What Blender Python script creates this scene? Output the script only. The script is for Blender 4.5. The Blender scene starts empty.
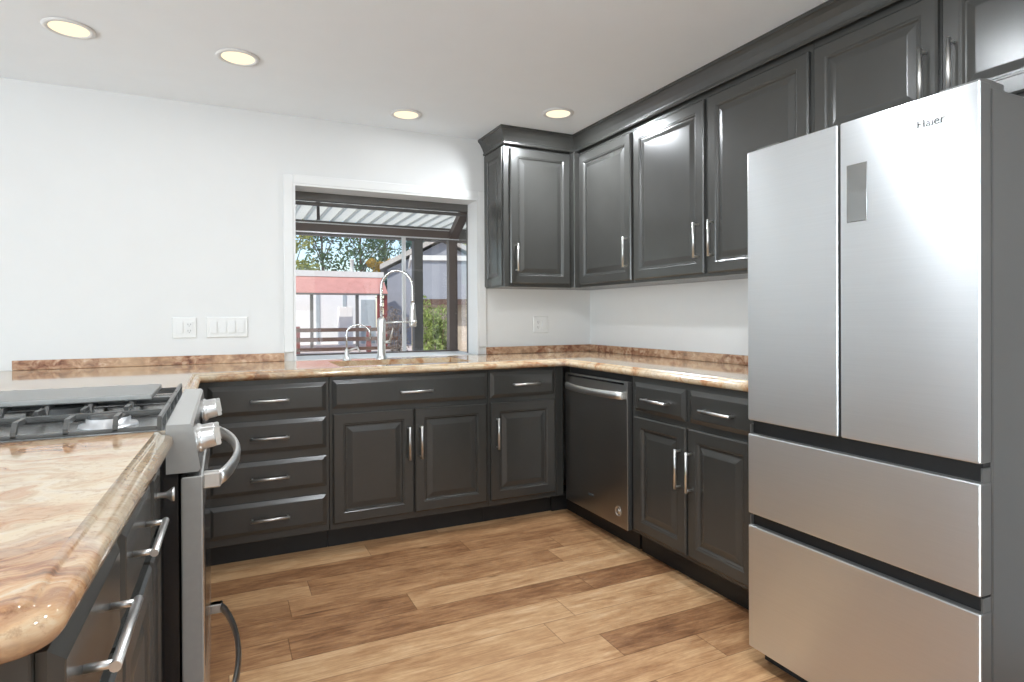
import bpy, bmesh, math, random
from mathutils import Vector, Matrix

random.seed(7)
scn = bpy.context.scene
COL = scn.collection
PI = math.pi

# ------------------------------------------------------------------ camera
cam_data = bpy.data.cameras.new('camera')
cam = bpy.data.objects.new('camera', cam_data)
COL.objects.link(cam)
_r = Vector((0.90240447, -0.43086289, -0.00483076))
_u = Vector((0.00625841, 0.00189608, 0.99997862))
_f = Vector((0.43084452, 0.90241541, -0.00440755))
cam.matrix_world = Matrix(((_r.x, _u.x, -_f.x, -2.4019), (_r.y, _u.y, -_f.y, -3.7119),
                           (_r.z, _u.z, -_f.z, 1.1659), (0, 0, 0, 1)))
cam_data.sensor_width = 36.0
cam_data.lens = 604.4767 / 1024 * 36.0
cam_data.shift_y = -(341 - 319.07) / 1024
cam_data.clip_start = 0.02
cam_data.clip_end = 300
scn.camera = cam

# ------------------------------------------------------------------ view
scn.view_settings.view_transform = 'Standard'
scn.view_settings.look = 'None'
scn.view_settings.gamma = 1.0
scn.view_settings.use_curve_mapping = False
scn.view_settings.exposure = 0.10
scn.cycles.use_denoising = True
scn.cycles.max_bounces = 10
scn.cycles.diffuse_bounces = 5
scn.cycles.glossy_bounces = 5
scn.cycles.transparent_max_bounces = 16
scn.cycles.sample_clamp_indirect = 6.0

# ------------------------------------------------------------------ world
world = bpy.data.worlds.new('sky')
scn.world = world
world.use_nodes = True
wn = world.node_tree
wn.nodes.clear()
w_out = wn.nodes.new('ShaderNodeOutputWorld')
w_bg = wn.nodes.new('ShaderNodeBackground')
w_sky = wn.nodes.new('ShaderNodeTexSky')
w_sky.sky_type = 'NISHITA'
w_sky.sun_disc = False
w_sky.sun_elevation = math.radians(42)
w_sky.sun_rotation = math.radians(235)
w_sky.air_density = 1.0
w_sky.dust_density = 0.6
w_sky.ozone_density = 1.5
w_bg.inputs['Strength'].default_value = 0.21
wn.links.new(w_sky.outputs['Color'], w_bg.inputs['Color'])
wn.links.new(w_bg.outputs['Background'], w_out.inputs['Surface'])

# ------------------------------------------------------------------ lights
def light(name, kind, loc, rot, energy, color=(1, 1, 1), **kw):
    d = bpy.data.lights.new(name, kind)
    d.energy = energy
    d.color = color
    for k, v in kw.items():
        setattr(d, k, v)
    o = bpy.data.objects.new(name, d)
    o.location = loc
    o.rotation_euler = rot
    COL.objects.link(o)
    return o

sun_dir = Vector((-0.60, -0.42, 0.68)).normalized()
sun = light('sun', 'SUN', (0, 0, 20), (0, 0, 0), 4.1, (1, 0.95, 0.87), angle=0.01)
sun.rotation_euler = sun_dir.to_track_quat('Z', 'Y').to_euler()
# added fill lamps out of view, brightening the room from rear and side
light('added_fill_rear', 'AREA', (-2.6, -7.02, 1.35), (PI / 2 + .65, 0, 0), 6, (0.79, 0.905, 1.0), shape='RECTANGLE', size=3.6, size_y=1.9)
light('added_fill_side', 'AREA', (-6.92, -4.3, 1.35), (PI / 2 + .55, 0, -PI / 2), 88, (0.79, 0.905, 1.0), shape='RECTANGLE', size=2.8, size_y=1.9)

# added lamps tilted upward to brighten the ceiling, no such source in view
light('added_upfill_side', 'AREA', (-6.85, -4.3, 1.0), (PI / 2 + 1.05, 0, -PI / 2), 225, (0.80, 0.91, 1.0), shape='RECTANGLE', size=2.8, size_y=1.2)
light('added_upfill_rear', 'AREA', (-2.6, -6.95, 1.0), (PI / 2 + 1.05, 0, 0), 22, (0.80, 0.91, 1.0), shape='RECTANGLE', size=3.6, size_y=1.2)

# ------------------------------------------------------------------ node helpers
class NT:
    def __init__(s, name):
        s.m = bpy.data.materials.new(name)
        s.m.use_nodes = True
        s.t = s.m.node_tree
        s.t.nodes.clear()
        s.out = s.t.nodes.new('ShaderNodeOutputMaterial')
    def n(s, typ, **kw):
        nd = s.t.nodes.new('ShaderNode' + typ)
        for k, v in kw.items():
            setattr(nd, k, v)
        return nd
    def l(s, a, b):
        s.t.links.new(a, b)
    def val(s, sock, v):
        if hasattr(v, 'links') or hasattr(v, 'is_linked'):
            s.l(v, sock)
        else:
            sock.default_value = v
    def math(s, op, a, b=0.0, c=0.0):
        nd = s.n('Math', operation=op)
        s.val(nd.inputs[0], a)
        s.val(nd.inputs[1], b)
        s.val(nd.inputs[2], c)
        return nd.outputs[0]
    def mapping(s, vec, scale=(1, 1, 1), rot=(0, 0, 0), loc=(0, 0, 0)):
        nd = s.n('Mapping')
        s.l(vec, nd.inputs['Vector'])
        nd.inputs['Scale'].default_value = scale
        nd.inputs['Rotation'].default_value = rot
        nd.inputs['Location'].default_value = loc
        return nd.outputs[0]
    def noise(s, vec, scale, detail=4.0, rough=0.55, dist=0.0):
        nd = s.n('TexNoise')
        if vec is not None:
            s.l(vec, nd.inputs['Vector'])
        nd.inputs['Scale'].default_value = scale
        nd.inputs['Detail'].default_value = detail
        nd.inputs['Roughness'].default_value = rough
        nd.inputs['Distortion'].default_value = dist
        return nd.outputs['Fac']
    def ramp(s, fac, stops, interp='LINEAR'):
        nd = s.n('ValToRGB')
        s.l(fac, nd.inputs[0])
        cr = nd.color_ramp
        cr.interpolation = interp
        while len(cr.elements) < len(stops):
            cr.elements.new(0.5)
        for e, (p, c) in zip(cr.elements, stops):
            e.position = p
            e.color = (c[0], c[1], c[2], 1) if len(c) == 3 else c
        return nd.outputs['Color']
    def mix(s, fac, a, b, mode='MIX'):
        nd = s.n('MixRGB', blend_type=mode)
        s.val(nd.inputs[0], fac)
        for i, v in ((1, a), (2, b)):
            if hasattr(v, 'is_linked'):
                s.l(v, nd.inputs[i])
            else:
                nd.inputs[i].default_value = (v[0], v[1], v[2], 1)
        return nd.outputs[0]
    def bsdf(s, **kw):
        b = s.n('BsdfPrincipled')
        for k, v in kw.items():
            sock = b.inputs[k.replace('_', ' ')]
            if hasattr(v, 'is_linked'):
                s.l(v, sock)
            elif isinstance(v, tuple) and len(v) == 3 and sock.type == 'RGBA':
                sock.default_value = (*v, 1)
            else:
                sock.default_value = v
        s.l(b.outputs[0], s.out.inputs['Surface'])
        return b
    def bump(s, h, strength, dist=0.002):
        nd = s.n('Bump')
        nd.inputs['Strength'].default_value = strength
        nd.inputs['Distance'].default_value = dist
        s.l(h, nd.inputs['Height'])
        return nd.outputs[0]

M = {}
CT, CTH = 0.914, 0.042     # countertop height and thickness
def plain(name, col, rough=0.5, metal=0.0, var=0.04, scale=6.0, bump=0.0, bscale=200.0, **kw):
    t = NT(name)
    pos = t.n('NewGeometry').outputs['Position']
    n = t.noise(pos, scale, 3)
    lo = tuple(max(0, c * (1 - var)) for c in col)
    hi = tuple(min(1, c * (1 + var)) for c in col)
    c = t.ramp(n, [(0.3, lo), (0.7, hi)])
    a = dict(Base_Color=c, Roughness=rough, Metallic=metal)
    a.update(kw)
    if bump:
        a['Normal'] = t.bump(t.noise(pos, bscale, 3), bump)
    t.bsdf(**a)
    M[name] = t.m
    return t.m

plain('wall_paint', (0.70, 0.705, 0.70), 0.62, var=0.008, bump=0.08, bscale=260)
plain('ceiling_paint', (0.875, 0.925, 0.965), 0.75, var=0.008, bump=0.10, bscale=180)
plain('white_trim', (0.73, 0.735, 0.73), 0.38, var=0.008)
plain('white_plastic', (0.74, 0.745, 0.735), 0.32, var=0.006)
plain('cabinet_paint', (0.044, 0.0435, 0.040), 0.26, var=0.04, bump=0.02, bscale=120, Specular_IOR_Level=0.65)
plain('toe_black', (0.012, 0.012, 0.012), 0.5)
plain('gap_black', (0.006, 0.006, 0.006), 0.6)
plain('brushed_nickel', (0.72, 0.715, 0.70), 0.34, 1.0, var=0.03, scale=60)
plain('chrome', (0.72, 0.72, 0.72), 0.10, 1.0, var=0.01)
plain('cast_iron', (0.095, 0.095, 0.092), 0.30, 0.45, var=0.15, bump=0.08, bscale=300)
plain('fridge_side', (0.095, 0.095, 0.091), 0.42, 0.1, var=0.03)
plain('black_enamel', (0.012, 0.012, 0.013), 0.16)
plain('griddle_metal', (0.34, 0.34, 0.33), 0.36, 0.75, var=0.05)
plain('rubber', (0.02, 0.02, 0.02), 0.7)
plain('logo_grey', (0.10, 0.10, 0.10), 0.4, 0.2)
plain('bronze_frame', (0.105, 0.082, 0.072), 0.42, 0.2, var=0.06)
plain('grey_frame', (0.115, 0.11, 0.105), 0.45, 0.2, var=0.05)
plain('patio_post_paint', (0.12, 0.115, 0.11), 0.6, var=0.08)
plain('aluminium', (0.62, 0.63, 0.64), 0.35, 0.7)
plain('outside_white', (0.82, 0.84, 0.85), 0.7, var=0.03, scale=2)
plain('outside_grey', (0.26, 0.275, 0.31), 0.7, var=0.05, scale=2)
plain('fascia_pale', (0.62, 0.62, 0.60), 0.6)
plain('roof_shingle', (0.42, 0.40, 0.37), 0.85, var=0.15, scale=12)
plain('salmon_roof', (0.52, 0.25, 0.215), 0.55, var=0.07, scale=3)
plain('rust_red', (0.20, 0.045, 0.04), 0.6, var=0.15)
plain('fence_brown', (0.10, 0.058, 0.042), 0.8, var=0.2, scale=8)
plain('blue_door', (0.40, 0.46, 0.50), 0.55)
plain('concrete', (0.68, 0.58, 0.52), 0.85, var=0.10, scale=0.8)
plain('bark', (0.12, 0.085, 0.06), 0.9, var=0.25, scale=10, bump=0.5, bscale=20)
plain('straw_dirt', (0.50, 0.42, 0.32), 0.9, var=0.2, scale=3)

def stainless(name, col, rough, aniso=0.75, tangent=(0, 0, 1)):
    t = NT(name)
    pos = t.n('NewGeometry').outputs['Position']
    sc = (1, 1.5, 160)
    n = t.noise(t.mapping(pos, sc), 3.0, 4)
    c = t.ramp(n, [(0.3, tuple(x * 0.965 for x in col)), (0.7, col)])
    r = t.math('MULTIPLY_ADD', n, 0.01, rough - 0.005)
    tg = t.n('CombineXYZ')
    for i in range(3):
        tg.inputs[i].default_value = tangent[i]
    t.bsdf(Base_Color=c, Roughness=r, Metallic=1.0, Anisotropic=aniso, Tangent=tg.outputs[0])
    M[name] = t.m
stainless('stainless', (0.83, 0.87, 0.90), 0.32, 0.90)
stainless('stainless_dark', (0.42, 0.415, 0.405), 0.32)
plain('stainless_range', (0.66, 0.66, 0.65), 0.27, 1.0, var=0.04, scale=50)
plain('stainless_edge', (0.40, 0.40, 0.39), 0.32, 1.0, var=0.03, scale=50)
plain('range_side', (0.34, 0.34, 0.33), 0.42, 0.3, var=0.03, scale=50)
plain('stainless_grey', (0.17, 0.17, 0.165), 0.35, 0.7, var=0.03, scale=50)

def mirror_panel():
    t = NT('display_glass')
    pos = t.n('NewGeometry').outputs['Position']
    n = t.noise(pos, 30, 2)
    t.bsdf(Base_Color=t.ramp(n, [(0, (0.30, 0.30, 0.29)), (1, (0.34, 0.34, 0.33))]), Roughness=0.06, Metallic=0.9)
    M['display_glass'] = t.m
mirror_panel()

def glass(name, tint=(1, 1, 1), refl=0.07):
    t = NT(name)
    tr = t.n('BsdfTransparent')
    pos = t.n('NewGeometry').outputs['Position']
    n = t.noise(pos, 2.0, 2)
    t.l(t.ramp(n, [(0, tuple(x * 0.985 for x in tint)), (1, tint)]), tr.inputs[0])
    gl = t.n('BsdfGlossy')
    gl.inputs['Roughness'].default_value = 0.01
    fr = t.n('LayerWeight')
    fr.inputs['Blend'].default_value = 0.5
    fac = t.math('MULTIPLY_ADD', t.math('POWER', fr.outputs['Facing'], 5.0), 0.8, 0.035)
    mx = t.n('MixShader')
    t.l(fac, mx.inputs[0])
    t.l(tr.outputs[0], mx.inputs[1])
    t.l(gl.outputs[0], mx.inputs[2])
    t.l(mx.outputs[0], t.out.inputs['Surface'])
    M[name] = t.m
glass('window_glass')

def translucent_roof():
    t = NT('translucent_panel')
    pos = t.n('NewGeometry').outputs['Position']
    n = t.noise(pos, 3.0, 3)
    c = t.ramp(n, [(0.3, (0.80, 0.81, 0.72)), (0.7, (0.86, 0.87, 0.78))])
    d = t.n('BsdfDiffuse')
    tl = t.n('BsdfTranslucent')
    t.l(c, d.inputs[0])
    t.l(c, tl.inputs[0])
    mx = t.n('MixShader')
    mx.inputs[0].default_value = 0.55
    t.l(d.outputs[0], mx.inputs[1])
    t.l(tl.outputs[0], mx.inputs[2])
    t.l(mx.outputs[0], t.out.inputs['Surface'])
    M['translucent_panel'] = t.m
translucent_roof()

def emissive(name, col, strength):
    t = NT(name)
    pos = t.n('NewGeometry').outputs['Position']
    n = t.noise(pos, 40, 2)
    e = t.n('Emission')
    t.l(t.ramp(n, [(0, tuple(c * 0.97 for c in col)), (1, col)]), e.inputs[0])
    e.inputs[1].default_value = strength
    t.l(e.outputs[0], t.out.inputs['Surface'])
    M[name] = t.m
emissive('lamp_glow', (1.0, 0.86, 0.60), 1.25)

def granite():
    t = NT('granite')
    pos = t.n('NewGeometry').outputs['Position']
    warp = t.noise(t.mapping(pos, (1, 1, 1), loc=(3.1, 1.7, 0)), 2.2, 4, 0.6)
    cx = t.n('CombineXYZ')
    wm = t.math('MULTIPLY_ADD', warp, 0.60, -0.30)
    t.l(wm, cx.inputs[1])
    t.l(t.math('MULTIPLY', wm, 0.7), cx.inputs[0])
    add = t.n('VectorMath', operation='ADD')
    t.l(pos, add.inputs[0])
    t.l(cx.outputs[0], add.inputs[1])
    # long flowing veins
    flow = t.noise(t.mapping(add.outputs[0], (1.3, 5.2, 3.0), rot=(0, 0, -0.30)), 2.1, 8, 0.62, 0.8)
    base = t.ramp(flow, [(0.24, (0.27, 0.105, 0.05)), (0.34, (0.50, 0.24, 0.11)), (0.42, (0.62, 0.42, 0.26)),
                         (0.50, (0.71, 0.57, 0.39)), (0.62, (0.73, 0.615, 0.46)), (0.74, (0.58, 0.50, 0.40)), (0.86, (0.66, 0.56, 0.43))])
    fine = t.noise(t.mapping(add.outputs[0], (2.0, 9.0, 5.0), rot=(0, 0, -0.30)), 4.2, 6, 0.65, 0.4)
    base = t.mix(0.55, base, t.ramp(fine, [(0.36, (0.66, 0.52, 0.40)), (0.50, (1, 0.99, 0.97)), (0.66, (0.93, 0.91, 0.88))]), 'MULTIPLY')
    # clouds of rust and dark mineral
    patch = t.noise(t.mapping(pos, (1.5, 2.4, 2.4), loc=(0.9, 0.55, 0)), 2.1, 6, 0.66, 1.0)
    pm = t.ramp(patch, [(0.52, (0, 0, 0)), (0.66, (1, 1, 1))])
    rust = t.ramp(t.noise(t.mapping(add.outputs[0], (1, 1.8, 1.8)), 15, 6, 0.68, 0.4), [(0.30, (0.085, 0.035, 0.02)), (0.44, (0.33, 0.13, 0.06)), (0.56, (0.62, 0.34, 0.16)), (0.66, (0.70, 0.52, 0.34)), (0.78, (0.70, 0.62, 0.52))])
    c1 = t.mix(t.math('MULTIPLY', pm, 0.72), base, rust)
    # one big rust bloom in the slab near the rounded corner
    dist = t.n('VectorMath', operation='DISTANCE')
    t.l(add.outputs[0], dist.inputs[0])
    dist.inputs[1].default_value = (-2.80, -3.03, CT)
    bloom = t.math('SUBTRACT', 1.0, t.math('DIVIDE', dist.outputs['Value'], 0.34))
    bloom = t.math('MULTIPLY', t.math('MAXIMUM', bloom, 0.0), 2.2)
    bloom = t.math('MINIMUM', t.math('MULTIPLY', bloom, t.math('MULTIPLY', patch, 1.5)), 0.8)
    c1 = t.mix(bloom, c1, rust)
    sp = t.noise(pos, 85, 4, 0.7)
    spk = t.ramp(sp, [(0.33, (0.50, 0.38, 0.31)), (0.45, (1, 1, 1))])
    c2 = t.mix(0.5, c1, spk, 'MULTIPLY')
    c2 = t.mix(1.0, c2, (0.83, 0.815, 0.80), 'MULTIPLY')
    t.bsdf(Base_Color=c2, Roughness=0.06, Specular_IOR_Level=0.55)
    M['granite'] = t.m
granite()

def granite_dark():
    t = NT('granite_speckled')
    pos = t.n('NewGeometry').outputs['Position']
    n1 = t.noise(t.mapping(pos, (1, 1, 1.4)), 24, 5, 0.65, 0.5)
    base = t.ramp(n1, [(0.30, (0.07, 0.028, 0.02)), (0.42, (0.24, 0.10, 0.055)), (0.54, (0.44, 0.25, 0.15)), (0.70, (0.66, 0.50, 0.37))])
    n2 = t.noise(pos, 3.0, 3)
    c = t.mix(t.ramp(n2, [(0.40, (0, 0, 0)), (0.65, (0.7, 0.7, 0.7))]), base, (0.62, 0.42, 0.26))
    t.bsdf(Base_Color=c, Roughness=0.10)
    M['granite_speckled'] = t.m
granite_dark()

def floor_wood():
    t = NT('wood_planks')
    pos = t.n('NewGeometry').outputs['Position']
    sp = t.n('SeparateXYZ')
    t.l(pos, sp.inputs[0])
    PW, PL = 0.157, 1.22
    v = t.math('DIVIDE', t.math('ADD', sp.outputs[1], 0.91 + 40 * PW), PW)
    row = t.math('FLOOR', v)
    fv = t.math('SUBTRACT', v, row)
    wn1 = t.n('TexWhiteNoise', noise_dimensions='1D')
    t.l(row, wn1.inputs['W'])
    u = t.math('ADD', t.math('DIVIDE', sp.outputs[0], PL), t.math('MULTIPLY', wn1.outputs['Value'], 7.3))
    colm = t.math('FLOOR', u)
    fu = t.math('SUBTRACT', u, colm)
    idv = t.n('CombineXYZ')
    t.l(row, idv.inputs[0])
    t.l(colm, idv.inputs[1])
    wn2 = t.n('TexWhiteNoise', noise_dimensions='3D')
    t.l(idv.outputs[0], wn2.inputs['Vector'])
    rid = wn2.outputs['Value']
    # grain coordinates, shifted per plank
    off = t.n('CombineXYZ')
    t.l(t.math('MULTIPLY', rid, 37.0), off.inputs[0])
    t.l(t.math('MULTIPLY', rid, 11.0), off.inputs[2])
    add = t.n('VectorMath', operation='ADD')
    t.l(pos, add.inputs[0])
    t.l(off.outputs[0], add.inputs[1])
    g1 = t.noise(t.mapping(add.outputs[0], (1.5, 13, 1)), 2.4, 8, 0.66, 1.4)
    g2 = t.noise(t.mapping(add.outputs[0], (5, 110, 1)), 2.0, 4, 0.65)
    g3 = t.noise(t.mapping(add.outputs[0], (6, 26, 1)), 3.0, 6, 0.7, 0.8)
    blot = t.noise(t.mapping(add.outputs[0], (1.8, 4.0, 1)), 2.8, 5, 0.6)
    tone = t.math('ADD', t.math('MULTIPLY', rid, 0.50), t.math('MULTIPLY', t.math('SUBTRACT', g1, 0.5), 1.05))
    tone = t.math('ADD', tone, t.math('MULTIPLY', t.math('SUBTRACT', blot, 0.5), 0.75))
    tone = t.math('ADD', tone, t.math('MULTIPLY', t.math('SUBTRACT', g3, 0.5), 0.42))
    c = t.ramp(t.math('ADD', tone, 0.23), [(0.02, (0.14, 0.060, 0.026)), (0.25, (0.28, 0.136, 0.062)), (0.50, (0.43, 0.236, 0.112)), (0.74, (0.57, 0.350, 0.180)), (1.0, (0.69, 0.475, 0.28))])
    c = t.mix(0.5, c, t.ramp(g2, [(0.35, (0.70, 0.63, 0.56)), (0.6, (1, 1, 1))]), 'MULTIPLY')
    # knots
    vor = t.n('TexVoronoi')
    t.l(t.mapping(add.outputs[0], (2.4, 5.5, 1)), vor.inputs['Vector'])
    vor.inputs['Scale'].default_value = 1.0
    kn = t.ramp(vor.outputs['Distance'], [(0.03, (0.35, 0.28, 0.22)), (0.10, (1, 1, 1))])
    c = t.mix(0.75, c, kn, 'MULTIPLY')
    # seams
    ev = t.math('MINIMUM', fv, t.math('SUBTRACT', 1.0, fv))
    eu = t.math('MULTIPLY', t.math('MINIMUM', fu, t.math('SUBTRACT', 1.0, fu)), PL / PW)
    ed = t.math('MINIMUM', ev, eu)
    seam = t.ramp(ed, [(0.004, (0.45, 0.40, 0.36)), (0.016, (1, 1, 1))])
    c = t.mix(0.8, c, seam, 'MULTIPLY')
    h = t.math('ADD', t.math('MULTIPLY', seam, 1.0), t.math('MULTIPLY', g2, 0.25))
    t.bsdf(Base_Color=c, Roughness=t.math('MULTIPLY_ADD', g1, 0.15, 0.30), Normal=t.bump(h, 0.25, 0.001))
    M['wood_planks'] = t.m
floor_wood()

def leaf(name, a, b):
    t = NT(name)
    oi = t.n('NewGeometry')
    n = t.noise(oi.outputs['Position'], 9.0, 2, 0.7)
    c = t.ramp(n, [(0.3, a), (0.7, b)])
    d = t.n('BsdfDiffuse')
    tl = t.n('BsdfTranslucent')
    t.l(c, d.inputs[0])
    t.l(c, tl.inputs[0])
    mx = t.n('MixShader')
    mx.inputs[0].default_value = 0.35
    t.l(d.outputs[0], mx.inputs[1])
    t.l(tl.outputs[0], mx.inputs[2])
    t.l(mx.outputs[0], t.out.inputs['Surface'])
    M[name] = t.m
leaf('leaf_dark', (0.035, 0.075, 0.045), (0.15, 0.22, 0.10))
leaf('leaf_bluegreen', (0.05, 0.11, 0.11), (0.19, 0.29, 0.24))
leaf('leaf_yellow', (0.20, 0.24, 0.06), (0.48, 0.47, 0.17))
leaf('leaf_bright', (0.17, 0.25, 0.06), (0.46, 0.52, 0.21))
leaf('leaf_orange', (0.34, 0.22, 0.04), (0.55, 0.38, 0.09))
leaf('twig_grey', (0.20, 0.17, 0.15), (0.42, 0.38, 0.34))

# ------------------------------------------------------------------ mesh helpers
class MB:
    def __init__(s):
        s.bm = bmesh.new()
    def face(s, pts):
        vs = [s.bm.verts.new(p) for p in pts]
        try:
            return s.bm.faces.new(vs)
        except ValueError:
            return None
    def box(s, x0, x1, y0, y1, z0, z1, bev=0.0, seg=1):
        x0, x1 = sorted((x0, x1)); y0, y1 = sorted((y0, y1)); z0, z1 = sorted((z0, z1))
        b = bmesh.new()
        r = bmesh.ops.create_cube(b, size=1.0)
        for v in b.verts:
            v.co = Vector(((x0 + x1) / 2 + v.co.x * (x1 - x0), (y0 + y1) / 2 + v.co.y * (y1 - y0), (z0 + z1) / 2 + v.co.z * (z1 - z0)))
        if bev:
            bmesh.ops.bevel(b, geom=b.edges[:], offset=bev, segments=seg, profile=0.5, affect='EDGES')
        s.merge(b)
        return s
    def merge(s, b, mat=None):
        mp = {}
        for v in b.verts:
            mp[v] = s.bm.verts.new(mat @ v.co if mat else v.co)
        for f in b.faces:
            nf = s.bm.faces.new([mp[v] for v in f.verts])
            nf.smooth = f.smooth
            nf.material_index = f.material_index
        b.free()
        return s
    def prism(s, prof, axis, a, b):
        # prof: list of 2D points in the plane perpendicular to axis, extruded from a to b
        def p(q, t):
            if axis == 'x': return (t, q[0], q[1])
            if axis == 'y': return (q[0], t, q[1])
            return (q[0], q[1], t)
        n = len(prof)
        v0 = [s.bm.verts.new(p(q, a)) for q in prof]
        v1 = [s.bm.verts.new(p(q, b)) for q in prof]
        s.bm.faces.new(v0)
        s.bm.faces.new(list(reversed(v1)))
        for i in range(n):
            j = (i + 1) % n
            s.bm.faces.new([v0[j], v0[i], v1[i], v1[j]])
        return s
    def tube(s, pts, r, seg=10, caps=True, smooth=True, flat=None):
        pts = [Vector(p) for p in pts]
        n = len(pts)
        rs = r if isinstance(r, (list, tuple)) else [r] * n
        rings = []
        prev = None
        for i, p in enumerate(pts):
            if i == 0: d = pts[1] - p
            elif i == n - 1: d = p - pts[i - 1]
            else: d = (pts[i + 1] - p).normalized() + (p - pts[i - 1]).normalized()
            d.normalize()
            if prev is None:
                up = Vector((0, 0, 1)) if abs(d.z) < 0.9 else Vector((1, 0, 0))
                a = d.cross(up).normalized()
            else:
                a = (prev - d * prev.dot(d)).normalized()
            prev = a
            b = d.cross(a)
            ring = []
            for k in range(seg):
                t = 2 * PI * k / seg
                ka, kb = (flat if flat else (1, 1))
                ring.append(s.bm.verts.new(p + a * (math.cos(t) * rs[i] * ka) + b * (math.sin(t) * rs[i] * kb)))
            rings.append(ring)
        for i in range(n - 1):
            for k in range(seg):
                f = s.bm.faces.new([rings[i][k], rings[i][(k + 1) % seg], rings[i + 1][(k + 1) % seg], rings[i + 1][k]])
                f.smooth = smooth
        if caps:
            s.bm.faces.new(list(reversed(rings[0])))
            s.bm.faces.new(rings[-1])
        return s
    def lathe(s, prof, origin=(0, 0, 0), axis=(0, 0, 1), seg=28, smooth=True):
        # prof: (radius, height) along axis
        ax = Vector(axis).normalized()
        up = Vector((0, 0, 1)) if abs(ax.z) < 0.9 else Vector((1, 0, 0))
        a = ax.cross(up).normalized()
        b = ax.cross(a)
        o = Vector(origin)
        rings = []
        for (r, h) in prof:
            if r < 1e-6:
                rings.append([s.bm.verts.new(o + ax * h)])
            else:
                rings.append([s.bm.verts.new(o + ax * h + a * (math.cos(2 * PI * k / seg) * r) + b * (math.sin(2 * PI * k / seg) * r)) for k in range(seg)])
        for i in range(len(rings) - 1):
            A, B = rings[i], rings[i + 1]
            for k in range(seg):
                k2 = (k + 1) % seg
                if len(A) == 1 and len(B) == 1: continue
                if len(A) == 1: f = s.bm.faces.new([A[0], B[k], B[k2]])
                elif len(B) == 1: f = s.bm.faces.new([A[k], A[k2], B[0]])
                else: f = s.bm.faces.new([A[k], A[k2], B[k2], B[k]])
                f.smooth = smooth
        return s
    def panel(s, x0, x1, z0, z1, yb, rings):
        # rectangular panel facing -Y; rings: (inset, protrusion from yb); last ring is filled
        loops = []
        for ins, d in rings:
            y = yb - d
            loops.append([s.bm.verts.new(q) for q in ((x0 + ins, y, z0 + ins), (x1 - ins, y, z0 + ins), (x1 - ins, y, z1 - ins), (x0 + ins, y, z1 - ins))])
        for i in range(len(loops) - 1):
            for k in range(4):
                k2 = (k + 1) % 4
                s.bm.faces.new([loops[i][k], loops[i][k2], loops[i + 1][k2], loops[i + 1][k]])
        s.bm.faces.new(loops[-1])
        s.bm.faces.new(list(reversed(loops[0])))
        return s
    def build(s, name, mat, parent=None, fix=True):
        if fix:
            bmesh.ops.recalc_face_normals(s.bm, faces=s.bm.faces[:])
        me = bpy.data.meshes.new(name)
        s.bm.to_mesh(me)
        s.bm.free()
        mats = mat if isinstance(mat, (list, tuple)) else [mat]
        for m in mats:
            me.materials.append(M[m] if isinstance(m, str) else m)
        o = bpy.data.objects.new(name, me)
        COL.objects.link(o)
        if parent:
            o.parent = parent
        return o

def tag(o, label, cat, group=None, kind=None):
    o['label'] = label
    o['category'] = cat
    if group: o['group'] = group
    if kind: o['kind'] = kind
    return o
def thing(name, label, cat, loc=(0, 0, 0), rotz=0.0, group=None):
    o = bpy.data.objects.new(name, None)
    o.empty_display_size = 0.1
    o.location = loc
    o.rotation_euler = (0, 0, rotz)
    COL.objects.link(o)
    return tag(o, label, cat, group)
def struct(o, label=None, cat=None):
    o['kind'] = 'structure'
    if label: o['label'] = label
    if cat: o['category'] = cat
    return o
def dup(root, loc, label):
    r = root.copy()
    COL.objects.link(r)
    r.location = loc
    r['label'] = label
    for ch in list(root.children):
        c = ch.copy()
        COL.objects.link(c)
        c.parent = r
        for g in list(ch.children):
            d = g.copy()
            COL.objects.link(d)
            d.parent = c
    return r

# ------------------------------------------------------------------ dimensions
H = 2.335            # ceiling
XL, YR = -6.9, -7.0  # far ends of the open room
WT = 0.155           # back wall thickness
WX0, WX1, WZ0, WZ1 = -2.034, -0.876, 0.870, 1.943   # kitchen window opening

# ------------------------------------------------------------------ room shell
struct(MB().box(XL - .2, 0.2, YR - .2, WT, -0.12, 0).build('floor', 'wood_planks'), 'warm brown wood plank floor running across the kitchen', 'floor')
struct(MB().box(XL - 2.8, 0.2, YR - 2.8, WT + .25, H, H + 0.16).build('ceiling', 'ceiling_paint'), 'flat white painted ceiling with recessed lights', 'ceiling')  # slab stretched beyond the walls as an added overhang that blocks the sun
b = MB()
b.box(XL - .2, WX0, 0, WT, 0, H)
b.box(WX1, 0.2, 0, WT, 0, H)
b.box(WX0, WX1, 0, WT, 0, WZ0)
b.box(WX0, WX1, 0, WT, WZ1, H)
struct(b.build('wall_back', 'wall_paint'), 'white back wall around the kitchen window', 'wall')
struct(MB().box(0, 0.2, YR - .2, 0, 0, H).build('wall_right', 'wall_paint'), 'white wall behind the refrigerator', 'wall')
b = MB()   # left wall with an added, unseen window opening to let light in
b.box(XL - .2, XL, YR - .2, -5.8, 0, H); b.box(XL - .2, XL, -2.8, 0, 0, H)
b.box(XL - .2, XL, -5.8, -2.8, 0, 0.4); b.box(XL - .2, XL, -5.8, -2.8, 2.3, H)
struct(b.build('wall_left', 'wall_paint'), 'white side wall of the open room', 'wall')
b = MB()   # rear wall, its wide window opening out of view and added for light
b.box(XL, -4.4, YR - .2, YR, 0, H); b.box(-0.8, 0, YR - .2, YR, 0, H)
b.box(-4.4, -0.8, YR - .2, YR, 0, 0.4); b.box(-4.4, -0.8, YR - .2, YR, 2.3, H)
struct(b.build('wall_rear', 'wall_paint'), 'white rear wall behind the camera', 'wall')

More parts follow.
